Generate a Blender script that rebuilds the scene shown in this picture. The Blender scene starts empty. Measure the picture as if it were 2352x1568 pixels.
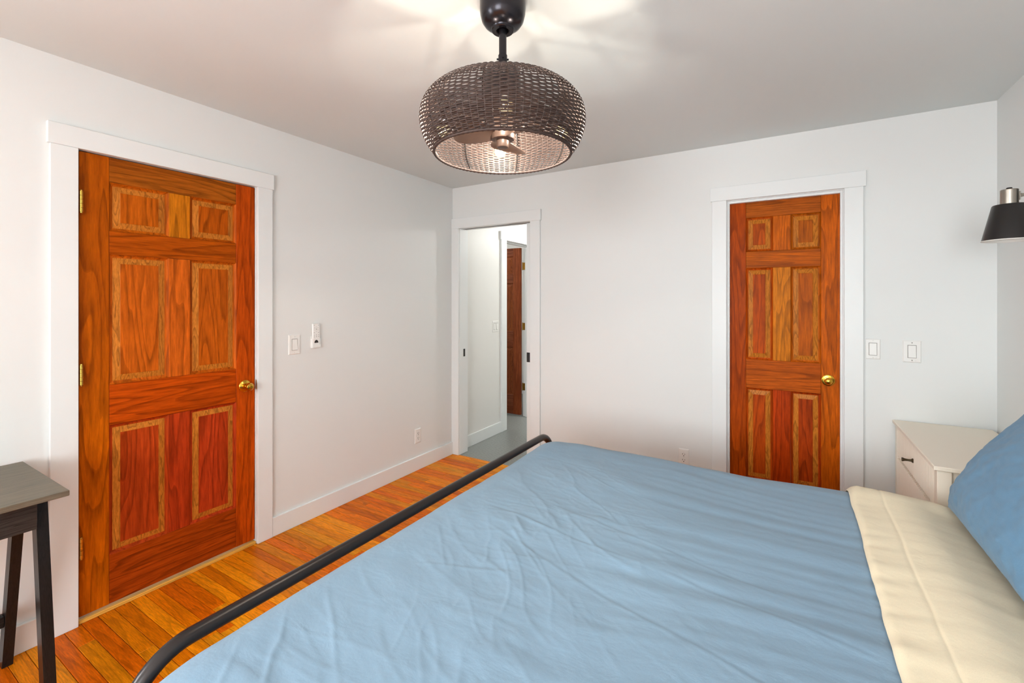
import bpy, math, random
from mathutils import Vector, Matrix, noise

scene = bpy.context.scene
COL = scene.collection
random.seed(11)

# ------------------------------------------------------------------ camera
IMG_W, IMG_H = 2352.0, 1568.0
F_PX, HORIZON = 1040.17, 689.5
cam_d = bpy.data.cameras.new('camera')
cam_d.sensor_fit = 'HORIZONTAL'
cam_d.sensor_width = 36.0
cam_d.lens = F_PX * 36.0 / IMG_W
cam_d.shift_y = -(IMG_H / 2 - HORIZON) / IMG_W
cam_d.clip_start = 0.02
cam = bpy.data.objects.new('camera', cam_d)
COL.objects.link(cam)
cam.location = (2.6313, -3.2919, 1.4098)
cam.rotation_euler = (math.pi / 2, 0, 0.543917)
scene.camera = cam

# ------------------------------------------------------------------ world, light, exposure
world = bpy.data.worlds.new('world')
scene.world = world
world.use_nodes = True
world.node_tree.nodes['Background'].inputs[0].default_value = (0.80, 0.90, 1.0, 1)
world.node_tree.nodes['Background'].inputs[1].default_value = 1.0


def area(name, loc, rot, sx, sy, power, color):
    d = bpy.data.lights.new(name, 'AREA')
    d.shape = 'RECTANGLE'
    d.size, d.size_y, d.energy, d.color = sx, sy, power, color
    o = bpy.data.objects.new(name, d)
    COL.objects.link(o)
    o.location, o.rotation_euler = loc, rot
    return o


# daylight standing in the window behind the camera
DAY = (0.93, 0.97, 1.0)
area('window_area_light', (2.45, -5.99, 1.45), (math.radians(90), 0, 0), 1.7, 1.35, 98, DAY)
area('window_area_light', (-0.19, -4.75, 1.50), (math.radians(90), 0, math.radians(-90)), 1.3, 1.25, 80, DAY)  # fill added for the right side of the room, behind an invented left-wall window
BULB_W, BULB_RGB = 9.0, (1.0, 0.90, 0.77)
LAMP_W = 27.0

scene.view_settings.view_transform = 'Standard'
scene.view_settings.look = 'None'
scene.view_settings.exposure = 0.62
scene.view_settings.gamma = 1.0
scene.view_settings.use_curve_mapping = False
scene.cycles.use_denoising = True
scene.cycles.use_light_tree = False
scene.cycles.max_bounces = 6
scene.cycles.diffuse_bounces = 4
scene.cycles.glossy_bounces = 3
scene.cycles.caustics_reflective = False
scene.cycles.caustics_refractive = False
scene.cycles.transparent_max_bounces = 12

# ------------------------------------------------------------------ helpers


def lin(c):
    out = []
    for v in c[:3]:
        v /= 255.0
        out.append(v / 12.92 if v <= 0.04045 else ((v + 0.055) / 1.055) ** 2.4)
    return (out[0], out[1], out[2], 1.0)


class MB:
    """collects verts and faces, then links them as one mesh object"""

    def __init__(self):
        self.v, self.f, self.m = [], [], []

    def face(self, idx, m=0):
        self.f.append(idx)
        self.m.append(m)

    def box(self, x0, x1, y0, y1, z0, z1, c=0.0, m=0):
        if c <= 0:
            b = len(self.v)
            self.v += [(x0, y0, z0), (x1, y0, z0), (x1, y1, z0), (x0, y1, z0),
                       (x0, y0, z1), (x1, y0, z1), (x1, y1, z1), (x0, y1, z1)]
            for q in ((0, 3, 2, 1), (4, 5, 6, 7), (0, 1, 5, 4), (1, 2, 6, 5), (2, 3, 7, 6), (3, 0, 4, 7)):
                self.face([b + i for i in q], m)
            return self
        c = min(c, (x1 - x0) * .45, (y1 - y0) * .45, (z1 - z0) * .45)
        X, Y, Z = (x0, x1), (y0, y1), (z0, z1)
        idx = {}
        for i in (0, 1):
            for j in (0, 1):
                for k in (0, 1):
                    sx, sy, sz = (c if i == 0 else -c), (c if j == 0 else -c), (c if k == 0 else -c)
                    x, y, z = X[i], Y[j], Z[k]
                    for a, p in (('x', (x, y + sy, z + sz)), ('y', (x + sx, y, z + sz)), ('z', (x + sx, y + sy, z))):
                        idx[(i, j, k, a)] = len(self.v)
                        self.v.append(p)
        I = idx
        for s in (0, 1):
            q = [I[(s, 0, 0, 'x')], I[(s, 1, 0, 'x')], I[(s, 1, 1, 'x')], I[(s, 0, 1, 'x')]]
            self.face(q if s else q[::-1], m)
            q = [I[(0, s, 0, 'y')], I[(0, s, 1, 'y')], I[(1, s, 1, 'y')], I[(1, s, 0, 'y')]]
            self.face(q if s else q[::-1], m)
            q = [I[(0, 0, s, 'z')], I[(1, 0, s, 'z')], I[(1, 1, s, 'z')], I[(0, 1, s, 'z')]]
            self.face(q if s else q[::-1], m)
        for a in (0, 1):
            for b in (0, 1):
                self.face([I[(a, b, 0, 'x')], I[(a, b, 1, 'x')], I[(a, b, 1, 'y')], I[(a, b, 0, 'y')]], m)
                self.face([I[(a, 0, b, 'x')], I[(a, 1, b, 'x')], I[(a, 1, b, 'z')], I[(a, 0, b, 'z')]], m)
                self.face([I[(0, a, b, 'y')], I[(1, a, b, 'y')], I[(1, a, b, 'z')], I[(0, a, b, 'z')]], m)
                for k in (0, 1):
                    self.face([I[(a, b, k, 'x')], I[(a, b, k, 'y')], I[(a, b, k, 'z')]], m)
        return self

    def tube(self, pts, r, n=16, caps=True, m=0):
        pts = [Vector(p) for p in pts]
        rr = r if isinstance(r, (list, tuple)) else [r] * len(pts)
        b0 = len(self.v)
        nrm = None
        for i, p in enumerate(pts):
            if i == 0:
                t = pts[1] - pts[0]
            elif i == len(pts) - 1:
                t = pts[-1] - pts[-2]
            else:
                t = (pts[i + 1] - p).normalized() + (p - pts[i - 1]).normalized()
            t.normalize()
            if nrm is None:
                nrm = t.orthogonal().normalized()
            else:
                nrm = (nrm - t * nrm.dot(t)).normalized()
            bn = t.cross(nrm)
            for k in range(n):
                a = 2 * math.pi * k / n
                self.v.append(tuple(p + (nrm * math.cos(a) + bn * math.sin(a)) * rr[i]))
        for i in range(len(pts) - 1):
            for k in range(n):
                a, b = b0 + i * n + k, b0 + i * n + (k + 1) % n
                self.face([a, b, b + n, a + n], m)
        if caps:
            self.face([b0 + k for k in range(n)][::-1], m)
            e = b0 + (len(pts) - 1) * n
            self.face([e + k for k in range(n)], m)
        return self

    def lathe(self, prof, n=32, center=(0, 0, 0), axis='z', m=0, closed=False):
        """prof: list of (radius, height)"""
        b0 = len(self.v)
        cx, cy, cz = center
        for r, h in prof:
            for k in range(n):
                a = 2 * math.pi * k / n
                u, w = r * math.cos(a), r * math.sin(a)
                if axis == 'z':
                    p = (cx + u, cy + w, cz + h)
                elif axis == 'x':
                    p = (cx + h, cy + u, cz + w)
                else:
                    p = (cx + w, cy + h, cz + u)
                self.v.append(p)
        L = len(prof)
        for i in range(L if closed else L - 1):
            i2 = (i + 1) % L
            for k in range(n):
                k2 = (k + 1) % n
                self.face([b0 + i * n + k, b0 + i * n + k2, b0 + i2 * n + k2, b0 + i2 * n + k], m)
        if not closed:
            if prof[0][0] > 1e-6:
                self.face([b0 + k for k in range(n)][::-1], m)
            if prof[-1][0] > 1e-6:
                self.face([b0 + (L - 1) * n + k for k in range(n)], m)
        return self

    def grid(self, rows, m=0, wrap=False):
        """rows: list of lists of points"""
        b0 = len(self.v)
        n = len(rows[0])
        for r in rows:
            self.v += [tuple(p) for p in r]
        for i in range(len(rows) - 1):
            for k in range(n if wrap else n - 1):
                k2 = (k + 1) % n
                self.face([b0 + i * n + k, b0 + i * n + k2, b0 + (i + 1) * n + k2, b0 + (i + 1) * n + k], m)
        return self

    def build(self, name, mat, parent=None, smooth=False, color=None, fix=True):
        me = bpy.data.meshes.new(name)
        me.from_pydata(self.v, [], self.f)
        mats = mat if isinstance(mat, (list, tuple)) else [mat]
        for x in mats:
            me.materials.append(x)
        if len(mats) > 1:
            me.polygons.foreach_set('material_index', self.m)
        if fix:
            import bmesh
            bm = bmesh.new()
            bm.from_mesh(me)
            bmesh.ops.recalc_face_normals(bm, faces=bm.faces)
            bm.to_mesh(me)
            bm.free()
        if smooth:
            me.polygons.foreach_set('use_smooth', [True] * len(me.polygons))
            if smooth is not True:
                me.set_sharp_from_angle(angle=math.radians(smooth))
        me.update()
        o = bpy.data.objects.new(name, me)
        COL.objects.link(o)
        if parent:
            o.parent = parent
        if color:
            o.color = lin(color)
        return o


def tag(o, label, cat=None, group=None, kind=None):
    o['label'] = label
    if cat:
        o['category'] = cat
    if group:
        o['group'] = group
    if kind:
        o['kind'] = kind
    return o


def empty(name, loc=(0, 0, 0), rz=0.0):
    o = bpy.data.objects.new(name, None)
    o.empty_display_size = 0.05
    COL.objects.link(o)
    o.location = loc
    o.rotation_euler = (0, 0, rz)
    return o


# ------------------------------------------------------------------ materials


def new_mat(name):
    m = bpy.data.materials.new(name)
    m.use_nodes = True
    nt = m.node_tree
    return m, nt, nt.nodes['Principled BSDF'], nt.nodes, nt.links


def plain(name, rgb, rough=0.5, metal=0.0, spec=0.5, bump=None, coat=0.0):
    m, nt, p, N, L = new_mat(name)
    p.inputs['Base Color'].default_value = lin(rgb)
    p.inputs['Roughness'].default_value = rough
    p.inputs['Metallic'].default_value = metal
    p.inputs['Specular IOR Level'].default_value = spec
    p.inputs['Coat Weight'].default_value = coat
    # slight unevenness of tone and gloss so that no surface is perfectly flat
    tc = N.new('ShaderNodeTexCoord')
    no = N.new('ShaderNodeTexNoise')
    no.inputs['Scale'].default_value = bump[0] if bump else 40
    no.inputs['Detail'].default_value = 4
    L.new(tc.outputs['Object'], no.inputs['Vector'])
    mr = N.new('ShaderNodeMapRange')
    mr.inputs['To Min'].default_value = max(0.02, rough - 0.02)
    mr.inputs['To Max'].default_value = min(1, rough + 0.02)
    L.new(no.outputs['Fac'], mr.inputs['Value'])
    L.new(mr.outputs['Result'], p.inputs['Roughness'])
    if bump:
        b = N.new('ShaderNodeBump')
        b.inputs['Strength'].default_value = bump[1]
        b.inputs['Distance'].default_value = bump[2]
        L.new(no.outputs['Fac'], b.inputs['Height'])
        L.new(b.outputs['Normal'], p.inputs['Normal'])
    return m


def wood(name, grain='z', rough=0.3, ring=9.0, mottle=0.5, line=0.55, spread=(7.0, 1.0), coat=0.0, sat_dark=(70, 22, 4), bump=0.08, fine=1.0, spec=0.22):
    """stained timber; the tone of each piece comes from its object colour"""
    m, nt, p, N, L = new_mat(name)
    tc = N.new('ShaderNodeTexCoord')
    oi = N.new('ShaderNodeObjectInfo')
    mul = N.new('ShaderNodeVectorMath')
    mul.operation = 'MULTIPLY_ADD'
    sc = {'x': (spread[1], spread[0], spread[0]), 'y': (spread[0], spread[1], spread[0]), 'z': (spread[0], spread[0], spread[1])}[grain]
    mul.inputs[1].default_value = sc
    L.new(tc.outputs['Object'], mul.inputs[0])
    off = N.new('ShaderNodeMath')
    off.operation = 'MULTIPLY'
    off.inputs[1].default_value = 61.0
    L.new(oi.outputs['Random'], off.inputs[0])
    cb = N.new('ShaderNodeCombineXYZ')
    for k in range(3):
        L.new(off.outputs[0], cb.inputs[k])
    L.new(cb.outputs[0], mul.inputs[2])
    # rings: contour lines of a stretched noise
    n1 = N.new('ShaderNodeTexNoise')
    n1.inputs['Scale'].default_value = 1.0
    n1.inputs['Detail'].default_value = 2.0
    n1.inputs['Roughness'].default_value = 0.35
    n1.inputs['Distortion'].default_value = 0.25
    L.new(mul.outputs[0], n1.inputs['Vector'])
    r1 = N.new('ShaderNodeMath')
    r1.operation = 'MULTIPLY'
    r1.inputs[1].default_value = ring
    L.new(n1.outputs['Fac'], r1.inputs[0])
    r2 = N.new('ShaderNodeMath')
    r2.operation = 'FRACT'
    L.new(r1.outputs[0], r2.inputs[0])
    rmp = N.new('ShaderNodeValToRGB')
    e = rmp.color_ramp.elements
    e[0].position, e[0].color = 0.0, (1, 1, 1, 1)
    e[1].position, e[1].color = 1.0, (0.55, 0.55, 0.55, 1)
    x = e.new(0.55)
    x.color = (0.86, 0.86, 0.86, 1)
    x = e.new(0.93)
    x.color = (0.12, 0.12, 0.12, 1)
    L.new(r2.outputs[0], rmp.inputs['Fac'])
    # fine fibres
    n2 = N.new('ShaderNodeTexNoise')
    n2.inputs['Scale'].default_value = 14.0
    n2.inputs['Detail'].default_value = 5.0
    n2.inputs['Roughness'].default_value = 0.6
    L.new(mul.outputs[0], n2.inputs['Vector'])
    # blotches
    n3 = N.new('ShaderNodeTexNoise')
    n3.inputs['Scale'].default_value = 0.55
    n3.inputs['Detail'].default_value = 5.0
    n3.inputs['Roughness'].default_value = 0.62
    L.new(mul.outputs[0], n3.inputs['Vector'])
    # combine
    dark = N.new('ShaderNodeMix')
    dark.data_type = 'RGBA'
    dark.blend_type = 'MULTIPLY'
    dark.inputs['Factor'].default_value = line
    L.new(oi.outputs['Color'], dark.inputs[6])
    L.new(rmp.outputs['Color'], dark.inputs[7])
    f1 = N.new('ShaderNodeMapRange')
    f1.inputs['From Min'].default_value = 0.3
    f1.inputs['From Max'].default_value = 0.7
    f1.inputs['To Min'].default_value = 1.0 - 0.34 * fine
    f1.inputs['To Max'].default_value = 1.0 + 0.22 * fine
    L.new(n2.outputs['Fac'], f1.inputs['Value'])
    fm = N.new('ShaderNodeVectorMath')
    fm.operation = 'SCALE'
    L.new(dark.outputs[2], fm.inputs[0])
    L.new(f1.outputs['Result'], fm.inputs['Scale'])
    f3 = N.new('ShaderNodeMapRange')
    f3.inputs['From Min'].default_value = 0.45
    f3.inputs['From Max'].default_value = 0.75
    f3.inputs['To Min'].default_value = 0.0
    f3.inputs['To Max'].default_value = mottle
    L.new(n3.outputs['Fac'], f3.inputs['Value'])
    mx = N.new('ShaderNodeMix')
    mx.data_type = 'RGBA'
    L.new(f3.outputs['Result'], mx.inputs['Factor'])
    L.new(fm.outputs[0], mx.inputs[6])
    mx.inputs[7].default_value = lin(sat_dark)
    L.new(mx.outputs[2], p.inputs['Base Color'])
    rr = N.new('ShaderNodeMapRange')
    rr.inputs['To Min'].default_value = rough - 0.08
    rr.inputs['To Max'].default_value = rough + 0.12
    L.new(n2.outputs['Fac'], rr.inputs['Value'])
    L.new(rr.outputs['Result'], p.inputs['Roughness'])
    p.inputs['Coat Weight'].default_value = coat
    p.inputs['Coat Roughness'].default_value = 0.18
    p.inputs['Specular IOR Level'].default_value = spec
    bp = N.new('ShaderNodeBump')
    bp.inputs['Strength'].default_value = bump
    bp.inputs['Distance'].default_value = 0.002
    L.new(n2.outputs['Fac'], bp.inputs['Height'])
    L.new(bp.outputs['Normal'], p.inputs['Normal'])
    return m


def fabric(name, rgb, weave=900, wr=26.0, wrs=0.25, var=0.06, sheen=0.15, stretch=(1, 1, 1)):
    m, nt, p, N, L = new_mat(name)
    tc = N.new('ShaderNodeTexCoord')
    mp = N.new('ShaderNodeMapping')
    mp.inputs['Scale'].default_value = stretch
    L.new(tc.outputs['Object'], mp.inputs['Vector'])
    n1 = N.new('ShaderNodeTexNoise')
    n1.inputs['Scale'].default_value = wr
    n1.inputs['Detail'].default_value = 6
    n1.inputs['Roughness'].default_value = 0.55
    n1.inputs['Distortion'].default_value = 0.3
    L.new(mp.outputs['Vector'], n1.inputs['Vector'])
    n2 = N.new('ShaderNodeTexNoise')
    n2.inputs['Scale'].default_value = weave
    n2.inputs['Detail'].default_value = 2
    L.new(tc.outputs['Object'], n2.inputs['Vector'])
    hsv = N.new('ShaderNodeHueSaturation')
    hsv.inputs['Color'].default_value = lin(rgb)
    mr = N.new('ShaderNodeMapRange')
    mr.inputs['From Min'].default_value = 0.3
    mr.inputs['From Max'].default_value = 0.7
    mr.inputs['To Min'].default_value = 1 - var
    mr.inputs['To Max'].default_value = 1 + var
    L.new(n2.outputs['Fac'], mr.inputs['Value'])
    L.new(mr.outputs['Result'], hsv.inputs['Value'])
    L.new(hsv.outputs['Color'], p.inputs['Base Color'])
    p.inputs['Roughness'].default_value = 0.85
    p.inputs['Specular IOR Level'].default_value = 0.2
    p.inputs['Sheen Weight'].default_value = sheen
    b1 = N.new('ShaderNodeBump')
    b1.inputs['Strength'].default_value = wrs
    b1.inputs['Distance'].default_value = 0.012
    L.new(n1.outputs['Fac'], b1.inputs['Height'])
    b2 = N.new('ShaderNodeBump')
    b2.inputs['Strength'].default_value = 0.1
    b2.inputs['Distance'].default_value = 0.001
    L.new(n2.outputs['Fac'], b2.inputs['Height'])
    L.new(b1.outputs['Normal'], b2.inputs['Normal'])
    L.new(b2.outputs['Normal'], p.inputs['Normal'])
    return m


def mosaic(name):
    """grey penny-round tiles, too small to build one by one"""
    m, nt, p, N, L = new_mat(name)
    tc = N.new('ShaderNodeTexCoord')
    vo = N.new('ShaderNodeTexVoronoi')
    vo.inputs['Scale'].default_value = 42
    vo.inputs['Randomness'].default_value = 0.12
    L.new(tc.outputs['Object'], vo.inputs['Vector'])
    r = N.new('ShaderNodeValToRGB')
    e = r.color_ramp.elements
    e[0].position, e[0].color = 0.38, lin((146, 150, 147))
    e[1].position, e[1].color = 0.5, lin((116, 119, 116))
    L.new(vo.outputs['Distance'], r.inputs['Fac'])
    L.new(r.outputs['Color'], p.inputs['Base Color'])
    b = N.new('ShaderNodeBump')
    b.invert = True
    b.inputs['Strength'].default_value = 0.5
    b.inputs['Distance'].default_value = 0.003
    L.new(vo.outputs['Distance'], b.inputs['Height'])
    L.new(b.outputs['Normal'], p.inputs['Normal'])
    p.inputs['Roughness'].default_value = 0.35
    return m


def emit(name, rgb, s):
    m, nt, p, N, L = new_mat(name)
    p.inputs['Base Color'].default_value = (0.8, 0.8, 0.8, 1)
    p.inputs['Emission Color'].default_value = rgb
    p.inputs['Emission Strength'].default_value = s
    return m


def bulb_glass(name):
    """thin clear glass with the warm glow of a lit globe"""
    m, nt, p, N, L = new_mat(name)
    out = N['Material Output']
    t = N.new('ShaderNodeBsdfTransparent')
    g = N.new('ShaderNodeEmission')
    g.inputs['Color'].default_value = (1.0, 0.72, 0.36, 1)
    g.inputs['Strength'].default_value = 3.2
    mx = N.new('ShaderNodeMixShader')
    mx.inputs[0].default_value = 0.28
    L.new(t.outputs[0], mx.inputs[1])
    L.new(g.outputs[0], mx.inputs[2])
    L.new(mx.outputs[0], out.inputs['Surface'])
    m.cycles.emission_sampling = 'NONE'
    return m


def lamp_light(name, parent, loc, power, rgb, radius):
    d = bpy.data.lights.new(name, 'POINT')
    d.energy, d.color, d.shadow_soft_size = power, rgb, radius
    o = bpy.data.objects.new(name, d)
    COL.objects.link(o)
    o.parent = parent
    o.location = loc
    return o


def clear_glass(name):
    m, nt, p, N, L = new_mat(name)
    out = N['Material Output']
    t = N.new('ShaderNodeBsdfTransparent')
    g = N.new('ShaderNodeBsdfGlossy')
    g.inputs['Roughness'].default_value = 0.02
    mx = N.new('ShaderNodeMixShader')
    mx.inputs[0].default_value = 0.07
    L.new(t.outputs[0], mx.inputs[1])
    L.new(g.outputs[0], mx.inputs[2])
    L.new(mx.outputs[0], out.inputs['Surface'])
    return m


M = {}
M['wall'] = plain('wall_paint', (228, 230, 228), 0.55, spec=0.35, bump=(160, 0.05, 0.001))
M['ceil'] = plain('ceiling_paint', (222, 228, 227), 0.7, spec=0.3, bump=(120, 0.06, 0.001))
M['trim'] = plain('trim_paint', (231, 234, 233), 0.36, bump=(30, 0.03, 0.001))
M['bathwall'] = plain('bath_wall_paint', (231, 230, 226), 0.5, bump=(160, 0.05, 0.001))
M['plastic'] = plain('white_plastic', (236, 235, 231), 0.28)
M['slot'] = plain('dark_slot', (38, 34, 32), 0.6)
M['brass'] = plain('polished_brass', (226, 178, 70), 0.16, metal=1.0)
M['hingebrass'] = plain('hinge_brass', (206, 164, 74), 0.28, metal=1.0)
M['oldbrass'] = plain('aged_brass', (150, 112, 48), 0.32, metal=1.0)
M['screw'] = plain('screw_steel', (150, 146, 138), 0.3, metal=1.0)
M['black'] = plain('satin_black_metal', (30, 27, 26), 0.34, spec=0.5, bump=(300, 0.04, 0.0005))
M['bedmetal'] = plain('bronze_black_tube', (50, 45, 44), 0.29, metal=0.5)
M['fanmetal'] = plain('oiled_bronze', (44, 42, 46), 0.24, metal=0.75)
M['blade'] = plain('matte_bronze', (92, 74, 64), 0.42, metal=0.15)
M['nickel'] = plain('brushed_nickel', (168, 162, 152), 0.3, metal=1.0)
M['wicker'] = plain('brown_wicker', (62, 46, 40), 0.6, bump=(500, 0.3, 0.001))
M['shadewhite'] = plain('shade_inside_white', (238, 236, 230), 0.5)
M['greige'] = plain('greige_lacquer', (244, 233, 216), 0.5, bump=(200, 0.03, 0.0005))
M['pull'] = plain('bronze_pull', (88, 78, 58), 0.3, metal=0.8)
M['door_v'] = wood('stained_cherry_upright', 'z', 0.38, ring=12, mottle=0.58, line=0.46, spread=(8.0, 0.8), coat=0.0, sat_dark=(112, 38, 3), spec=0.06)
M['door_h'] = wood('stained_cherry_across', 'x', 0.38, ring=12, mottle=0.55, line=0.46, spread=(10.0, 0.8), coat=0.0, sat_dark=(104, 38, 3), spec=0.06)
M['floor'] = wood('oak_strip', 'x', 0.3, ring=6, mottle=0.32, line=0.32, spread=(16.0, 1.5), coat=0.0, sat_dark=(170, 72, 2), spec=0.1)
M['thresh'] = wood('oak_threshold', 'y', 0.35, ring=10, mottle=0.1, line=0.4, spread=(40.0, 0.6), sat_dark=(150, 80, 20))
M['espresso_x'] = wood('espresso_front', 'y', 0.42, ring=16, mottle=0.3, line=0.7, spread=(36.0, 1.6), sat_dark=(16, 12, 11), bump=0.5)
M['espresso_t'] = wood('espresso_top', 'y', 0.4, ring=12, mottle=0.2, line=0.25, spread=(30.0, 1.2), sat_dark=(40, 36, 32), bump=0.15)
M['espresso_z'] = wood('espresso_leg', 'z', 0.3, ring=12, mottle=0.3, line=0.35, spread=(30.0, 1.2), sat_dark=(14, 11, 10), bump=0.1)
M['duvet'] = fabric('blue_cotton', (126, 153, 174), wr=14.0, wrs=0.24, stretch=(0.7, 1.2, 1))
M['pillow'] = fabric('blue_cotton_case', (99, 138, 168), wr=14.0, wrs=0.22)
M['sheet'] = fabric('cream_cotton', (234, 220, 190), wr=18.0, wrs=0.14)
M['ticking'] = fabric('mattress_ticking', (226, 222, 214), wr=10, wrs=0.1)
M['mosaic'] = mosaic('grey_mosaic_tiles')
M['sub'] = plain('subfloor', (40, 22, 10), 0.9)
M['filament'] = emit('glowing_filament', (1.0, 0.74, 0.40, 1), 40.0)
M['lampglow'] = emit('lit_diffuser', (1.0, 0.98, 0.95, 1), 4.0)
M['filament'].cycles.emission_sampling = 'NONE'
M['lampglow'].cycles.emission_sampling = 'NONE'
M['glass'] = clear_glass('window_glass')
M['bulb'] = bulb_glass('lit_bulb_glass')

# ------------------------------------------------------------------ setting
H = 2.44
RX = 3.563            # right wall
YN = -5.80            # wall behind the camera
TW = 0.12             # wall thickness


def struct(name, mb, mat, label, **k):
    o = mb.build(name, mat, **k)
    return tag(o, label, kind='structure')


# floor: a dark subfloor with separate oak strips laid across the room
fl = struct('floor', MB().box(-0.10, RX, YN, 0.0, -0.06, -0.012), M['sub'], 'orange oak strip floor')
BW = 0.0572
tones = [(244, 144, 14), (238, 128, 6), (230, 112, 4), (248, 156, 22), (222, 104, 6), (240, 136, 10), (246, 148, 16), (232, 118, 6)]
rb = random.Random(5)
row = 0
y = -0.001
while y > YN + 0.02:
    y0 = max(y - BW, YN)
    x = 0.001
    cuts = []
    x = -rb.uniform(0.0, 0.55)
    while x < 1.42:
        x += rb.uniform(0.35, 1.05)
        cuts.append(x)
    cuts = [c for c in cuts if 0.12 < c < 1.75][:4]
    xs = [0.0] + cuts + [RX]
    if not cuts:
        xs = [0.0, rb.uniform(1.2, 1.8), RX]
    for a, b in zip(xs[:-1], xs[1:]):
        t = rb.choice(tones)
        j = rb.uniform(0.9, 1.06)
        zt = rb.uniform(-0.0006, 0.0)
        MB().box(a + 0.0006, b - 0.0006, y0 + 0.0008, y - 0.0008, -0.012, zt, c=0.0012).build(
            'floor_board', M['floor'], fl, color=tuple(min(255, v * j) for v in t))
    y -= BW
    row += 1

struct('ceiling', MB().box(-TW, RX + TW, YN - 0.14, 0.12, H, H + 0.1), M['ceil'], 'plain white painted ceiling')

# left wall with the opening of the bedroom door
LY0, LY1, LZ = -2.600, -1.798, 2.083
WY0, WY1, WZ0, WZ1 = -5.40, -4.10, 0.88, 2.12       # unseen window, added to light the right side of the room
struct('wall_left', MB().box(-TW, 0, YN - 0.14, WY0, -0.06, H).box(-TW, 0, WY0, WY1, -0.06, WZ0).box(-TW, 0, WY0, WY1, WZ1, H).box(-TW, 0, WY1, LY0, -0.06, H)
       .box(-TW, 0, LY1, 0.0, -0.06, H).box(-TW, 0, LY0, LY1, LZ, H), M['wall'], 'white wall with the wide stained door')
# back wall: hall opening, pocket for the sliding door, closet opening
HX0, HX1 = 0.078, 0.822
CX0, CX1 = 2.284, 2.936
wb = MB()
wb.box(-TW, HX0 - 0.012, 0, TW, -0.06, H)
wb.box(HX0 - 0.012, HX1 + 0.012, 0, TW, 2.083, H)
wb.box(HX1 + 0.012, CX0, 0, 0.036, -0.06, H)
wb.box(HX1 + 0.012, CX0, 0.088, TW, -0.06, H)
wb.box(CX0, CX1, 0, TW, 2.083, H)
wb.box(CX1, RX + TW, 0, TW, -0.06, H)
struct('wall_back', wb, M['wall'], 'white wall with the open doorway and the narrow door')
# wall behind the camera with its window; left-wall window added for light


def window(n, label, loc, rz, hw, hh):
    w = empty('window_%d' % n, loc, rz)
    tag(w, label, kind='structure')
    fr = MB().box(-hw, -hw + .05, -.03, .03, 0, hh).box(hw - .05, hw, -.03, .03, 0, hh).box(-hw + .05, hw - .05, -.03, .03, 0, .05) \
        .box(-hw + .05, hw - .05, -.03, .03, hh - .05, hh).box(-hw + .05, hw - .05, -.025, .025, hh / 2 - .02, hh / 2 + .02)
    fr.build('window_frame', M['trim'], w)
    for s0, s1 in ((.05, hh / 2 - .02), (hh / 2 + .02, hh - .05)):
        MB().box(-hw + .05, hw - .05, -.003, .003, s0, s1).build('pane', M['glass'], w)
    cs = MB().box(-hw - .09, -hw, .06, .078, -.09, hh, .002).box(hw, hw + .09, .06, .078, -.09, hh, .002) \
        .box(-hw - .10, hw + .10, .06, .082, hh, hh + .09, .002).box(-hw - .11, hw + .11, .06, .11, -.03, 0, .003)
    cs.build('window_casing', M['trim'], w)


wn = MB()
a, b, c, d = 1.60, 3.30, 0.78, 2.12
wn.box(0, a, YN - 0.14, YN, -0.06, H).box(a, b, YN - 0.14, YN, -0.06, c).box(a, b, YN - 0.14, YN, d, H).box(b, RX, YN - 0.14, YN, -0.06, H)
struct('wall_front', wn, M['wall'], 'white wall with a window behind the viewer')
window(1, 'white framed wide window behind the viewer', ((a + b) / 2, YN - .06, c), 0, (b - a) / 2, d - c)
struct('wall_right', MB().box(RX, RX + TW, YN - 0.14, 0, -0.06, H), M['wall'], 'white wall behind the head of the bed')

window(2, 'white framed unseen window added in the left wall for light', (-.06, (WY0 + WY1) / 2, WZ0), math.radians(-90), (WY1 - WY0) / 2, WZ1 - WZ0)  # made-up opening for the fill light that brightens the bed side

# baseboards
BT, BH = 0.016, 0.112
struct('baseboard_left', MB().box(0, BT, -1.7225, -0.0195, 0, BH, .0015).box(0, BT, YN, -2.6765, 0, BH, .0015), M['trim'], 'tall plain white baseboard below the left wall')
struct('baseboard_back', MB().box(0.9155, 2.2085, -BT, 0, 0, BH, .0015).box(3.0145, RX, -BT, 0, 0, BH, .0015), M['trim'], 'tall plain white baseboard below the back wall')
struct('baseboard_right', MB().box(RX - BT, RX, YN, -BT, 0, BH, .0015), M['trim'], 'tall plain white baseboard behind the bed head')
struct('baseboard_front', MB().box(BT, RX - BT, YN, YN + BT, 0, BH, .0015), M['trim'], 'tall plain white baseboard behind the viewer')


def casing(name, label, legs, head, zl, zh, frame, t=0.019):
    """flat boards around an opening; frame(u, d, z) -> world, u along the wall, d towards the room"""
    r = empty(name)
    tag(r, label, kind='structure')

    def bd(n, u0, u1, z0, z1, tt):
        mb = MB().box(u0, u1, 0, tt, z0, z1, .0018)
        mb.v = [frame(*p) for p in mb.v]
        mb.build(n, M['trim'], r)
    for a, b in legs:
        bd('side_casing', a, b, 0.0, zl, t)
    bd('head_casing', head[0], head[1], zl, zh, t + 0.002)
    return r


fr_left = lambda u, d, z: (d, u, z)
fr_back = lambda u, d, z: (u, -d, z)
casing('trim_1', 'flat white casing around the wide stained door', [(-2.676, -2.587), (-1.812, -1.723)], (-2.684, -1.715), 2.066, 2.156, fr_left)
casing('trim_2', 'flat white casing around the narrow stained door', [(2.209, 2.297), (2.923, 3.014)], (2.198, 3.026), 2.066, 2.156, fr_back)
casing('trim_3', 'flat white casing around the open doorway', [(0.0005, 0.081), (0.824, 0.915)], (0.0005, 0.923), 2.064, 2.155, fr_back)


def jamb(name, label, boxes, mat=None):
    r = empty(name)
    tag(r, label, kind='structure')
    for n, b in boxes:
        MB().box(*b, .001).build(n, mat or M['trim'], r)
    return r


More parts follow.
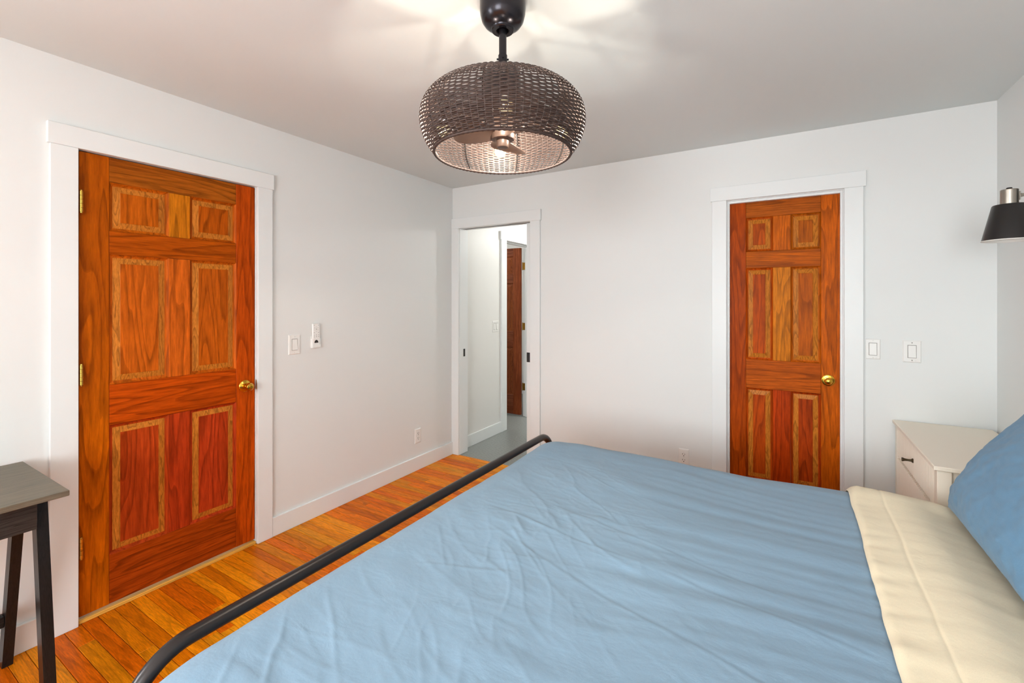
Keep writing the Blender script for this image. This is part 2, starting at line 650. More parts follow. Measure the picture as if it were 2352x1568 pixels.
jamb('trim_4', 'white jamb lining of the wide stained door', [
    ('side_jamb', (-TW, -0.0005, -2.5995, -2.5835, 0, 2.066)), ('side_jamb', (-TW, -0.0005, -1.8145, -1.7985, 0, 2.066)),
    ('head_jamb', (-TW, -0.0005, -2.5995, -1.7985, 2.066, 2.0825)),
    ('door_stop', (-.055, -0.0395, -2.5835, -2.5725, 0, 2.066)), ('door_stop', (-.055, -0.0395, -1.8255, -1.8145, 0, 2.066)),
    ('door_stop', (-.055, -0.0395, -2.5725, -1.8255, 2.055, 2.066))])
jamb('trim_5', 'white jamb lining of the narrow stained door', [
    ('side_jamb', (2.2845, 2.302, 0.0005, TW, 0, 2.062)), ('side_jamb', (2.918, 2.9355, 0.0005, TW, 0, 2.062)),
    ('head_jamb', (2.2845, 2.9355, 0.0005, TW, 2.062, 2.0825)),
    ('door_stop', (2.302, 2.313, 0.012, 0.0395, 0, 2.062)), ('door_stop', (2.907, 2.918, 0.012, 0.0395, 0, 2.062)),
    ('door_stop', (2.313, 2.907, 0.012, 0.0395, 2.047, 2.062))])
jamb('trim_6', 'white split jamb lining of the open doorway', [
    ('side_jamb', (HX0 - 0.0115, 0.085, 0.0005, TW, 0, 2.066)),
    ('side_jamb', (0.815, HX1 + 0.0115, 0.0005, 0.036, 0, 2.066)), ('side_jamb', (0.815, HX1 + 0.0115, 0.088, TW, 0, 2.066)),
    ('head_jamb', (HX0 - 0.0115, HX1 + 0.0115, 0.0005, 0.045, 2.066, 2.0825)), ('head_jamb', (HX0 - 0.0115, HX1 + 0.0115, 0.085, TW, 2.066, 2.0825)),
    ])
tag(MB().box(-0.10, 0.006, -2.583, -1.815, 0.0, 0.017, .002).build('threshold', M['thresh'], color=(246, 186, 82)),
    'pale oak threshold strip under the wide stained door', 'threshold')


# ------------------------------------------------------------------ panelled doors


def panel_mesh(x0, x1, z0, z1, t):
    """raised panel: sunk moulding, sloped border, flat field; slot 1 is the sloped border"""
    mb = MB()
    rings = [(0.0, 0.0006), (0.007, 0.0085), (0.010, 0.0095), (0.014, 0.0105), (0.041, 0.0045), (0.0425, 0.0035)]
    for ins, d in rings:
        mb.v += [(x0 + ins, d, z0 + ins), (x1 - ins, d, z0 + ins), (x1 - ins, d, z1 - ins), (x0 + ins, d, z1 - ins)]
    for i in range(len(rings) - 1):
        for k in range(4):
            k2 = (k + 1) % 4
            mb.face([i * 4 + k, i * 4 + k2, i * 4 + 4 + k2, i * 4 + 4 + k], 1 if i == 3 else 0)
    L = (len(rings) - 1) * 4
    mb.face([L, L + 1, L + 2, L + 3], 0)
    b = len(mb.v)
    mb.v += [(x0, t, z0), (x1, t, z0), (x1, t, z1), (x0, t, z1)]
    mb.face([b + 3, b + 2, b + 1, b])
    for k in range(4):
        k2 = (k + 1) % 4
        mb.face([k, b + k, b + k2, k2])
    return mb


def bevel_mat(name, grain, rgb):
    m = wood(name, grain, 0.32, ring=10, mottle=0.25, line=0.5, spread=(22.0, 3.0), coat=0.0, sat_dark=(140, 76, 24), spec=0.1)
    nt = m.node_tree
    for l in list(nt.links):
        if l.from_node.type == 'OBJECT_INFO' and l.from_socket.name == 'Color':
            s = l.to_socket
            nt.links.remove(l)
            s.default_value = lin(rgb)
    return m


M['bevel'] = bevel_mat('panel_border', 'z', (204, 122, 40))
M['bevel_dull'] = bevel_mat('dull_panel_border', 'z', (140, 74, 40))
ROWS = [(1.727, 1.947), (1.026, 1.619), (0.250, 0.840)]


def panel_door(name, label, loc, rz, W, sl, m0, m1, colors, zb=0.028, zt=2.061, T=0.035, bevel='bevel'):
    r = empty(name, loc, rz)
    tag(r, label, kind='structure')
    g = .0004
    MB().box(0, sl - g, 0, T, zb, zt, .0012).build('stile', M['door_v'], r, color=colors['sl'])
    MB().box(W - sl + g, W, 0, T, zb, zt, .0012).build('stile', M['door_v'], r, color=colors['sr'])
    zs = [(ROWS[0][1], zt), (ROWS[1][1], ROWS[0][0]), (ROWS[2][1], ROWS[1][0]), (zb, ROWS[2][0])]
    for i, (a, b) in enumerate(zs):
        MB().box(sl + g, W - sl - g, .0006, T - .0006, a + g, b - g, .0012).build('rail', M['door_h'], r, color=colors['r'][i])
    for i, (a, b) in enumerate(ROWS):
        MB().box(m0 + g, m1 - g, .0004, T - .0004, a + g, b - g, .0012).build('mullion', M['door_v'], r, color=colors['m'][i])
        panel_mesh(sl, m0, a, b, T - .006).build('panel', [M['door_v'], M[bevel]], r, color=colors['p'][2 * i])
        panel_mesh(m1, W - sl, a, b, T - .006).build('panel', [M['door_v'], M[bevel]], r, color=colors['p'][2 * i + 1])
    return r


cL = dict(sl=(204, 100, 4), sr=(194, 76, 8), r=[(168, 88, 18), (184, 82, 6), (190, 74, 6), (166, 66, 10)],
          m=[(206, 118, 18), (208, 98, 22), (182, 60, 20)],
          p=[(194, 94, 14), (186, 86, 10), (198, 94, 18), (198, 94, 16), (192, 70, 22), (186, 62, 22)])
d1 = panel_door('door_1', 'wide six-panel stained wooden door with brass knob', (-0.003, -2.580, 0), math.pi / 2, 0.762, 0.103, 0.335, 0.430, cL)
cR = dict(sl=(190, 78, 8), sr=(200, 94, 10), r=[(178, 88, 18), (196, 94, 10), (194, 90, 16), (174, 72, 10)],
          m=[(204, 98, 12), (214, 122, 22), (190, 64, 8)],
          p=[(190, 82, 14), (188, 96, 16), (194, 80, 12), (190, 92, 16), (186, 74, 14), (180, 66, 14)])
d2 = panel_door('door_2', 'narrow six-panel stained wooden door beyond the bed', (2.305, 0.0405, 0), 0, 0.611, 0.102, 0.255, 0.352, cR)


def knob(door, x, z, kind):
    """parts of a door: local -y is the room side"""
    if kind == 'turn':
        k = MB().lathe([(0.0, -.068), (.008, -.068), (.0085, -.064), (.0095, -.0635), (.017, -.062), (.0215, -.056), (.0225, -.048),
                        (.019, -.038), (.0125, -.030), (.0115, -.022), (.0145, -.014), (.016, -.010), (.0155, -.006), (.006, -.006)], 40, (x, 0, z), 'y')
        ro = MB().lathe([(.0325, -.0005), (.033, -.003), (.0305, -.0055), (.027, -.006), (.024, -.0085), (.015, -.010), (.012, -.010), (.010, -.002)], 40, (x, 0, z), 'y')
    else:
        k = MB().lathe([(0.0, -.056), (.007, -.0555), (.014, -.053), (.0195, -.048), (.021, -.042), (.019, -.034), (.013, -.026), (.0115, -.018), (.015, -.012), (.016, -.008), (.006, -.006)], 40, (x, 0, z), 'y')
        ro = MB().lathe([(.034, -.0005), (.0345, -.003), (.032, -.0052), (.029, -.0056), (.027, -.004), (.022, -.0045), (.019, -.008), (.012, -.009), (.010, -.002)], 40, (x, 0, z), 'y')
    rose = ro.build('rose', M['brass'], door, smooth=40)
    kn = k.build('knob', M['brass'], rose, smooth=40)
    rose['label'] = 'round brass rose'
    kn['label'] = 'polished brass knob'


def hinge(parent, x, y, z0, z1, mat, leaf=0.0, lx=1):
    """knuckled barrel (and a leaf on the jamb side when it shows)"""
    mb = MB()
    n = 5
    for i in range(n):
        a, b = z0 + (z1 - z0) * i / n, z0 + (z1 - z0) * (i + 1) / n
        mb.tube([(x, y, a + .0006), (x, y, b - .0006)], .0060, 12)
    mb.lathe([(0, -.006), (.004, -.005), (.0045, 0), (.0, 0)], 12, (x, y, z0))
    mb.lathe([(0, .006), (.004, .005), (.0045, 0), (.0, 0)], 12, (x, y, z1))
    o = mb.build('hinge', mat, parent, smooth=40)
    o['label'] = 'brass hinge'
    if leaf:
        x0, x1 = sorted((x, x + lx * leaf))
        MB().box(x0, x1, y - .0015, y + .0015, z0, z1, .0006).build('hinge_leaf', mat, o)
    return o


knob(d1, 0.706, 0.923, 'turn')
for a, b in ((1.794, 1.884), (1.042, 1.128), (0.288, 0.376)):
    hinge(d1, .003, -.0165, a, b, M['hingebrass'])
sk = MB().box(0.7665, 0.7685, -.006, .02, 0.893, 0.953, .0006).box(0.7645, 0.7665, -.012, -.004, 0.897, 0.949, .0008)
o = sk.build('strike_plate', M['oldbrass'], d1)
o['label'] = 'brass strike plate on the jamb'
knob(d2, 0.545, 0.926, 'dummy')

# sliding door, nearly all of it inside the wall
pk = empty('door_3', (0.757, 0.047, 0))
tag(pk, 'white pocket door just showing from its slot', kind='structure')
MB().box(0, 0.76, 0, 0.033, 0.012, 2.062, .0015).build('slab', M['trim'], pk)
o = MB().box(0.0005, 0.052, -.0012, .0005, 0.889, 0.970, .0005).build('flush_pull', M['black'], pk)
o['label'] = 'black flush pull'
tag(MB().box(0.085, 0.0862, 0.050, 0.078, 0.892, 0.962, .0004).build('strike_plate', M['black']), 'black strike plate on the left jamb of the open doorway', 'strike plate')
tag(MB().box(0.09, 0.815, 0.047, 0.083, 2.068, 2.080, .001).build('door_track', M['slot']), 'dark sliding door track above the open doorway', 'door track')

# ------------------------------------------------------------------ tiled room beyond the open doorway
BX1, BY1 = 1.75, 2.65
struct('floor_bathroom', MB().box(-0.12, BX1, 0.0, BY1, -0.06, -0.001), M['mosaic'], 'grey mosaic tile floor beyond the doorway')
struct('ceiling_bathroom', MB().box(-0.0, BX1 + .1, 0.12, BY1 + .1, H - .02, H + .1), M['ceil'], 'white ceiling of the tiled room')
DY0, DY1 = 0.898, 1.512
bl = MB().box(-0.11, 0.01, 0.12, DY0, -0.06, H).box(-0.11, 0.01, DY1, BY1, -0.06, H).box(-0.11, 0.01, DY0, DY1, 2.078, H)
struct('wall_bathroom_left', bl, M['bathwall'], 'white wall of the tiled room')
struct('wall_bathroom_right', MB().box(BX1, BX1 + .1, 0.12, BY1, -0.06, H), M['bathwall'], 'far right wall of the tiled room')
struct('wall_bathroom_back', MB().box(-0.11, BX1 + .1, BY1, BY1 + .1, -0.06, H), M['bathwall'], 'end wall of the tiled room')
struct('baseboard_bathroom', MB().box(0.01, 0.026, 0.121, 0.799, 0, 0.112, .0015), M['trim'], 'white baseboard in the tiled room')
fr_bath = lambda u, d, z: (0.01 + d, u, z)
casing('trim_7', 'flat white casing around the door in the tiled room', [(0.800, 0.905), (1.505, 1.60)], (0.786, 1.61), 2.062, 2.152, fr_bath)
jamb('trim_8', 'white jamb lining of the door in the tiled room', [
    ('side_jamb', (-0.11, 0.0095, DY0 + .0005, 0.912, 0, 2.060)), ('side_jamb', (-0.11, 0.0095, 1.497, DY1 - .0005, 0, 2.060)),
    ('head_jamb', (-0.11, 0.0095, DY0 + .0005, DY1 - .0005, 2.060, 2.0775)),
    ('door_stop', (-.074, -.036, 0.912, 0.923, 0, 2.060)), ('door_stop', (-.074, -.036, 1.486, 1.497, 0, 2.060)),
    ('door_stop', (-.074, -.036, 0.923, 1.486, 2.049, 2.060))])
cB = dict(sl=(134, 72, 44), sr=(140, 74, 44), r=[(130, 72, 48)] * 4, m=[(134, 72, 44)] * 3, p=[(134, 72, 42)] * 6)
d4 = panel_door('door_4', 'stained wooden door standing open in the tiled room', (-0.700, 1.452, 0), 0, 0.58, 0.10, 0.242, 0.338, cB, zb=0.022, zt=2.045, bevel='bevel_dull')
for a, b in ((1.780, 1.868), (1.050, 1.136), (0.318, 0.404)):
    hinge(d4, 0.590, 0.036, a, b, M['oldbrass'], leaf=0.045, lx=1)
# the room that door opens into
struct('floor_side_room', MB().box(-1.9, -0.12, 0.3, BY1, -0.06, -0.002), M['mosaic'], 'grey floor seen past the open door')
struct('wall_side_room', MB().box(-2.0, -1.9, 0.2, BY1 + .1, -0.06, H).box(-1.9, -0.11, 0.2, 0.3, -0.06, H).box(-1.9, -0.11, BY1, BY1 + .1, -0.06, H), M['bathwall'], 'white walls past the open door')
struct('ceiling_side_room', MB().box(-2.0, 0.0, 0.2, BY1 + .1, H, H + .1), M['ceil'], 'white ceiling past the open door')
# closet behind the narrow door stays shut: a plain back board
struct('wall_closet', MB().box(CX0 - .05, CX1 + .05, 0.30, 0.34, -0.06, H).box(CX0 - .05, CX0 - .02, TW, 0.30, -.06, H).box(CX1 + .02, CX1 + .05, TW, 0.30, -.06, H), M['wall'], 'closet lining behind the narrow door')

lamp = empty('flush_ceiling_lamp', (0.75, 1.75, H - 0.02))
tag(lamp, 'round flush ceiling lamp in the tiled room', 'lamp')
MB().lathe([(.15, 0.0), (.15, -.025), (.142, -.028), (0.0, -.028)], 32).build('lamp_base', M['plastic'], lamp, smooth=40)
MB().lathe([(.138, -.028), (.135, -.05), (.11, -.07), (.06, -.082), (0.0, -.086)], 32).build('diffuser', M['lampglow'], lamp, smooth=True)
lamp_light('lamp_light', lamp, (0, 0, -.15), LAMP_W, (1.0, 0.98, 0.95), .05)
lamp2 = empty('flush_ceiling_lamp', (-1.2, 1.0, H))
tag(lamp2, 'round flush ceiling lamp past the open door', 'lamp')
MB().lathe([(.13, 0.0), (.13, -.025), (.122, -.028), (0.0, -.028)], 32).build('lamp_base', M['plastic'], lamp2, smooth=40)
MB().lathe([(.118, -.028), (.115, -.05), (.09, -.07), (.05, -.082), (0.0, -.086)], 32).build('diffuser', M['lampglow'], lamp2, smooth=True)
lamp_light('lamp_light', lamp2, (0, 0, -.15), LAMP_W * .6, (1.0, 0.98, 0.95), .05)

# ------------------------------------------------------------------ switches, sockets, remote
# local frame: x across, y = 0 at the wall with -y towards the room, z up, origin at the plate's centre


def plate_mesh(w, h, holes=()):
    mb = MB()
    hw, hh, e, t = w / 2, h / 2, .005, .0055
    for ins, d in ((0, 0.0), (0, -.002), (e, -t)):
        mb.v += [(-hw + ins, d, -hh + ins), (hw - ins, d, -hh + ins), (hw - ins, d, hh - ins), (-hw + ins, d, hh - ins)]
    for i in (0, 4):
        for k in range(4):
            k2 = (k + 1) % 4
            mb.face([i + k, i + k2, i + 4 + k2, i + 4 + k])
    mb.face([8, 9, 10, 11])
    mb.face([3, 2, 1, 0])
    return mb


def place(o, wall, u, z, off=0.0):
    if wall == 'left':
        o.location = (off, u, z)
        o.rotation_euler = (0, 0, math.pi / 2)
    else:
        o.location = (u, -off, z)
    return o


def rocker(parent, x, w=.033, h=.066, frame=True):
    if frame:
        MB().box(x - w / 2 - .0028, x + w / 2 + .0028, -.0062, -.004, -h / 2 - .003, h / 2 + .003, .0005).build('rocker_frame', M['slotgrey'], parent)
    mb = MB()
    hw, hh = w / 2, h / 2
    prof = [(-hh, -.0115), (0.0, -.0085), (hh, -.0066)]
    for z, d in prof:
        mb.v += [(x - hw, d, z), (x + hw, d, z)]
    for z, d in prof:
        mb.v += [(x - hw, -.004, z), (x + hw, -.004, z)]
    mb.face([0, 1, 3, 2]); mb.face([2, 3, 5, 4]); mb.face([0, 6, 7, 1]); mb.face([4, 5, 11, 10])
    mb.face([0, 2, 8, 6]); mb.face([2, 4, 10, 8]); mb.face([1, 7, 9, 3]); mb.face([3, 9, 11, 5]); mb.face([6, 8, 9, 7]); mb.face([8, 10, 11, 9])
    mb.build('rocker', M['plastic'], parent)


def screws(parent, zs, x=0.0, mat=None):
    for z in zs:
        s = MB().lathe([(0.0034, -.0052), (.0032, -.0066), (0.0, -.0070)], 14, (x, 0, z), 'y').build('screw', mat or M['plastic'], parent, smooth=40)
        MB().box(x - .0030, x + .0030, -.0074, -.0068, z - .0005, z + .0005).build('screw_slot', M['slotgrey'], s)


M['slotgrey'] = plain('shadow_gap_grey', (150, 147, 141), 0.6)


def switch(wall, u, z, label, w=.072, h=.118, mat=None, gang=1):
    r = place(empty('light_switch'), wall, u, z)
    tag(r, label, 'light switch')
    plate_mesh(w, h).build('wall_plate', M['plastic'], r)
    if gang == 1:
        rocker(r, 0)
        screws(r, (-.0485, .0485), 0, mat)
    else:
        for x in (-.023, .023):
            rocker(r, x)
            screws(r, (-.0485, .0485), x, mat)
    return r


def outlet(wall, u, z, label):
    r = place(empty('wall_outlet'), wall, u, z)
    tag(r, label, 'outlet')
    plate_mesh(.070, .118).build('wall_plate', M['plastic'], r)
    for dz in (.0195, -.0195):
        mb = MB()
        n = 28
        pts = []
        for k in range(n):
            a = 2 * math.pi * k / n
            pts.append((max(-.0165, min(.0165, .0172 * math.cos(a))), max(-.0135, min(.0135, .0165 * math.sin(a)))))
        for d in (-.004, -.0072):
            mb.v += [(px, d, dz + pz) for px, pz in pts]
        for k in range(n):
            k2 = (k + 1) % n
            mb.face([k, k2, n + k2, n + k])
        mb.face([n + k for k in range(n)])
        f = mb.build('receptacle', M['plastic'], r)
        MB().box(-.0085, -.0055, -.0078, -.0070, dz + .0005, dz + .0085).build('slot', M['slot'], f)
        MB().box(.0055, .0082, -.0078, -.0070, dz + .0010, dz + .0078).build('slot', M['slot'], f)
        MB().lathe([(.0030, -.0070), (.0030, -.0078), (0, -.0078)], 12, (0, 0, dz - .0075), 'y').build('ground_hole', M['slot'], f)
    screws(r, (0.0,), 0)
    return r


switch('left', -1.5735, 1.1335, 'white rocker light switch beside the wide stained door', w=.079, h=.123)
outlet('left', -0.4645, 0.280, 'white double outlet low on the left wall near the corner')
outlet('back', 2.0285, 0.3265, 'white double outlet low on the wall above the blue bedspread')
switch('back', 3.0575, 1.131, 'narrow white light switch tight against the narrow door casing', w=.070, h=.116)
switch('back', 3.228, 1.1265, 'wider white light switch with dark screws above the nightstand', w=.080, h=.122, mat=M['screw'])
sw = switch('left', 0.7055, 1.135, 'white double light switch in the room beyond the doorway', w=.117, h=.118, gang=2)
sw.location.x = 0.01

# remote control in its holder
hd = place(empty('remote_holder'), 'left', -1.430, 1.101)
tag(hd, 'white wall cradle holding the fan remote', 'remote holder')
MB().box(-.029, .029, -.003, 0, 0.0, .075, .001).build('back_plate', M['plastic'], hd)
MB().box(-.029, .029, -.0225, -.0035, 0.0, .004, .001).build('shelf', M['plastic'], hd)
MB().box(-.029, .029, -.0225, -.0195, 0.0045, .022, .001).build('front_lip', M['plastic'], hd)
for s in (-1, 1):
    x0, x1 = sorted((s * .0265, s * .029))
    MB().box(x0, x1, -.0190, -.0035, 0.0045, .062, .0008).build('side_wall', M['plastic'], hd)
rm = place(empty('remote_control'), 'left', -1.430, 1.1058)
tag(rm, 'slim white fan remote with small dark buttons', 'remote')
MB().box(-.0255, .0255, -.0185, -.004, 0.0, .152, .003).build('remote_body', M['plastic'], rm)
bt = [(-.016, .142, .0017), (.016, .142, .0017), (0, .130, .0014), (-.012, .125, .0014), (.012, .125, .0014), (0, .117, .0024), (-.012, .112, .001), (.012, .112, .0014),
      (0, .104, .0014), (-.016, .094, .002), (.016, .094, .002), (-.016, .078, .0019), (0, .079, .0019), (.016, .080, .0019), (-.016, .067, .0019), (0, .068, .0019), (.016, .069, .0019)]
for x, z, r_ in bt:
    MB().lathe([(r_, -.0184), (r_, -.0192), (0, -.0193)], 10, (x, 0, z), 'y').build('button', M['slot'], rm)
mb = MB()
for d in (-.0184, -.0190):
    mb.v += [(.0145 * math.cos(math.pi * k / 14), d, .028 + .019 * math.sin(math.pi * k / 14)) for k in range(15)]
for k in range(14):
    mb.face([k, k + 1, 16 + k, 15 + k])
mb.face(list(range(15, 30)))
mb.face([0, 15, 29, 14])
o = mb.build('logo_badge', M['slot'], rm)
o['label'] = 'dark half-round emblem'

# ------------------------------------------------------------------ fan light
FX, FY = 1.804, -1.985
fan = empty('ceiling_fan', (FX, FY, H))
tag(fan, 'enclosed ceiling fan light with round brown wicker shade', 'ceiling fan')
Z = lambda z: z - H
MB().lathe([(.0735, 0.0), (.0775, -.003), (.0785, -.010), (.0785, -.034), (.0770, -.055), (.0715, -.076), (.062, -.090), (.050, -.099), (.040, -.1035), (.0385, -.107), (.020, -.107), (.0195, -.095), (.0, -.095)], 56).build(
    'canopy', M['fanmetal'], fan, smooth=35)
MB().lathe([(.0385, -.1035), (.0385, -.110), (.0365, -.1125), (.0235, -.1125), (.0215, -.110), (.0215, -.1035)], 40, closed=True).build('canopy_ring', M['fanmetal'], fan, smooth=35)
MB().tube([(0, 0, -.094), (0, 0, Z(2.205))], .0130, 24).build('downrod', M['fanmetal'], fan, smooth=40)
cp = MB().lathe([(.0130, Z(2.247)), (.0155, Z(2.245)), (.0155, Z(2.218)), (.024, Z(2.214)), (.032, Z(2.209)), (.0335, Z(2.205)), (.0335, Z(2.198)), (.0, Z(2.198))], 36).build('rod_coupling', M['fanmetal'], fan, smooth=35)
for a in (35, 215, 125, 305):
    c, s = math.cos(math.radians(a)), math.sin(math.radians(a))
    MB().tube([(.0150 * c, .0150 * s, Z(2.232)), (.0205 * c, .0205 * s, Z(2.232))], .0032, 10).build('screw', M['fanmetal'], cp)
MB().lathe([(.0, Z(2.198)), (.045, Z(2.198)), (.058, Z(2.192)), (.062, Z(2.184)), (.062, Z(2.06)), (.058, Z(2.045)), (.045, Z(2.038)), (.0, Z(2.038))], 44).build('motor_housing', M['fanmetal'], fan, smooth=35)
MB().lathe([(.0, Z(2.038)), (.032, Z(2.038)), (.034, Z(2.03)), (.034, Z(1.985)), (.0405, Z(1.981)), (.041, Z(1.962)), (.0385, Z(1.957)), (.030, Z(1.955)), (.0, Z(1.955))], 40).build('blade_hub', M['blade'], fan, smooth=35)
MB().lathe([(.0, Z(1.956)), (.0215, Z(1.956)), (.0220, Z(1.950)), (.0205, Z(1.934)), (.018, Z(1.931)), (.0, Z(1.930))], 36).build('hub_cap', M['blade'], fan, smooth=35)


def blade(ang):
    n, w = 22, 9
    rows_t, rows_b = [], []
    for i in range(n):
        t = i / (n - 1)
        r = .026 + t * .146
        chord = .040 + .100 * math.sin(min(1.0, t * 1.25) * math.pi / 2) ** 1.2
        if t > .78:
            chord *= max(0.18, math.sqrt(max(0.0, 1 - ((t - .78) / .222) ** 2)))
        pitch = math.radians(24 - 10 * t)
        sweep = .012 * t * t
        rt, rbm = [], []
        for k in range(w):
            q = (k / (w - 1) - .42)
            yy = q * chord + sweep
            camber = -.012 * (1 - (2 * (q + .42) - 1) ** 2) * chord / .12
            z = yy * math.sin(pitch) - camber
            yp = yy * math.cos(pitch)
            ca, sa = math.cos(ang), math.sin(ang)
            P = (r * ca - yp * sa, r * sa + yp * ca)
            rt.append((P[0], P[1], Z(1.966) + z + .0016))
            rbm.append((P[0], P[1], Z(1.966) + z - .0016))
        rows_t.append(rt)
        rows_b.append(rbm)
    mb = MB()
    loops = [a + b[::-1] for a, b in zip(rows_t, rows_b)]
    mb.grid(loops, wrap=True)
    m_ = len(loops[0])
    mb.face(list(range(m_)))
    mb.face([(n - 1) * m_ + k for k in range(m_)])
    return mb


# camera-right is at -31 deg in the plan; blade bearings measured in the room
for a in (227, 107, 347):
    blade(math.radians(a)).build('blade', M['blade'], fan, smooth=40)

# lamp arms and bulbs
for k in range(4):
    a = math.radians(35 + 90 * k)
    c, s = math.cos(a), math.sin(a)
    arm = MB().tube([(.058 * c, .058 * s, Z(2.065)), (.13 * c, .13 * s, Z(2.072)), (.175 * c, .175 * s, Z(2.066)), (.198 * c, .198 * s, Z(2.050)), (.203 * c, .203 * s, Z(2.036))], .006, 10).build('lamp_arm', M['fanmetal'], fan, smooth=40)
    MB().lathe([(.0, Z(2.044)), (.016, Z(2.044)), (.0165, Z(2.018)), (.014, Z(2.016)), (0, Z(2.016))], 20, (.203 * c, .203 * s, 0)).build('socket', M['fanmetal'], arm, smooth=40)
    prof = [(.0115, Z(2.0165))]
    for q in range(11):
        th = math.radians(40 + (180 - 40) * q / 10)
        prof.append((.0225 * math.sin(th) if q < 10 else 0.0, Z(1.984) + .0235 * math.cos(th)))
    o = MB().lathe(prof, 20, (.203 * c, .203 * s, 0)).build('bulb', M['bulb'], fan, smooth=True)
    o['label'] = 'lit warm globe bulb'
    ft = [(.203 * c + .009 * math.cos(q * .7), .203 * s + .009 * math.sin(q * .7), Z(1.992) - .0008 * q + .004 * math.sin(q * 1.4)) for q in range(18)]
    MB().tube(ft, .0012, 6).build('filament', M['filament'], o, smooth=True)
    lamp_light('bulb_light', fan, (.203 * c, .203 * s, Z(1.988)), BULB_W, BULB_RGB, .012)

# wicker shade: profile of radius and height, bottom to top
PROF = [(.231, 1.909), (.248, 1.930), (.263, 1.956), (.2725, 1.985), (.2765, 2.012), (.2740, 2.040), (.265, 2.064), (.250, 2.084), (.232, 2.099), (.214, 2.109), (.200, 2.114)]


def catmull(P, n):
    out = []
    for i in range(len(P) - 1):
        p0, p1, p2, p3 = P[max(0, i - 1)], P[i], P[i + 1], P[min(len(P) - 1, i + 2)]
        for k in range(n):
            t = k / n
            out.append(tuple(.5 * (2 * p1[j] + (p2[j] - p0[j]) * t + (2 * p0[j] - 5 * p1[j] + 4 * p2[j] - p3[j]) * t * t + (3 * p1[j] - p0[j] - 3 * p2[j] + p3[j]) * t ** 3) for j in (0, 1)))
    out.append(P[-1])
    return out


fine = catmull(PROF, 12)
cum = [0.0]
for a, b in zip(fine[:-1], fine[1:]):
    cum.append(cum[-1] + math.hypot(b[0] - a[0], b[1] - a[1]))


def at_s(s):
    for i in range(len(cum) - 1):
        if cum[i + 1] >= s:
            t = (s - cum[i]) / (cum[i + 1] - cum[i])
            r = fine[i][0] + t * (fine[i + 1][0] - fine[i][0])
            z = fine[i][1] + t * (fine[i + 1][1] - fine[i][1])
            tx, tz = fine[i + 1][0] - fine[i][0], fine[i + 1][1] - fine[i][1]
            l = math.hypot(tx, tz)
            return r, z, tx / l, tz / l
    return fine[-1][0], fine[-1][1], -1.0, 0.1


NS = 76                 # stakes (even: weavers alternate inside and outside)
PITCH = 0.0057
NW = int(cum[-1] / PITCH)
rw = random.Random(3)
mb = MB()
SEG = NS * 6
for j in range(1, NW):
    s = j * PITCH
    r, z, tx, tz = at_s(s)
    nx, nz = tz, -tx                       # outward normal in the (r, z) plane
    hh = (.00258 + .0005 * min(1.0, j / NW / .6)) * rw.uniform(0.92, 1.1)     # half height along the profile
    th = .0013
    amp = .0030
    rows = []
    jit = rw.uniform(-.0004, .0004)
    for k in range(SEG):
        a = 2 * math.pi * k / SEG
        w = amp * math.cos(a * NS / 2 + (math.pi if j % 2 else 0))
        g = jit + .0004 * math.sin(a * 9 + j * 1.7)
        loop = []
        for du, dv in ((hh, 0), (0, th), (-hh, 0), (0, -th)):
            rr = r + nx * (w + dv) + tx * (du + g)
            zz = z + nz * (w + dv) + tz * (du + g)
            loop.append((rr * math.cos(a), rr * math.sin(a), Z(zz)))
        rows.append(loop)
    rows.append(rows[0])
    mb.grid(rows, wrap=True)
shade = mb.build('wicker_shade', M['wicker'], fan, smooth=True, fix=False)
shade['kind'] = 'stuff'
shade['label'] = 'woven brown wicker drum'
mb = MB()
for k in range(NS):
    a = 2 * math.pi * (k + .5) / NS
    pts = []
    for i in range(0, len(fine), 5):
        r, z = fine[i]
        pts.append((r * math.cos(a), r * math.sin(a), Z(z)))
    mb.tube(pts, .0016, 6, caps=False)
o = mb.build('stakes', M['wicker'], shade, smooth=True, fix=False)
o['kind'] = 'stuff'


def ring(r, z, rad, n=120, m=10, twist=0):
    mb = MB()
    rows = []
    for k in range(n + 1):
        a = 2 * math.pi * k / n
        loop = []
        for q in range(m):
            b = 2 * math.pi * q / m
            rr = rad * (1 + twist * math.cos(3 * (b + a * 30)))
            loop.append(((r + rr * math.cos(b)) * math.cos(a), (r + rr * math.cos(b)) * math.sin(a), Z(z + rr * math.sin(b))))
        rows.append(loop)
    return mb.grid(rows, wrap=True)


ring(PROF[0][0], PROF[0][1] - .001, .0046, n=360, twist=.22).build('bottom_rim', M['wicker'], shade, smooth=True)
ring(PROF[-1][0], PROF[-1][1], .0042, n=300, twist=.22).build('top_rim', M['wicker'], shade, smooth=True)
for k in range(8):
    a = 2 * math.pi * k / 8 + .35
    pts = [((fine[i][0] - .0065) * math.cos(a), (fine[i][0] - .0065) * math.sin(a), Z(fine[i][1])) for i in range(2, len(fine), 4)]
    MB().tube(pts, .0022, 8).build('frame_rib', M['black'], fan, smooth=True)
for k in range(4):
    a = 2 * math.pi * k / 4 + .35
    MB().tube([(.05 * math.cos(a), .05 * math.sin(a), Z(2.190)), (.196 * math.cos(a), .196 * math.sin(a), Z(2.116))], .0028, 8).build('top_spoke', M['black'], fan, smooth=True)

# ------------------------------------------------------------------ bed
bed = empty('bed_frame', (1.445, -1.875, 0))
tag(bed, 'black tubular metal bed frame with low rounded footboard', 'bed frame')
YF, YB = -0.888 + 1.875, -2.900 + 1.875      # posts, in the frame's own coordinates
TR = .0185


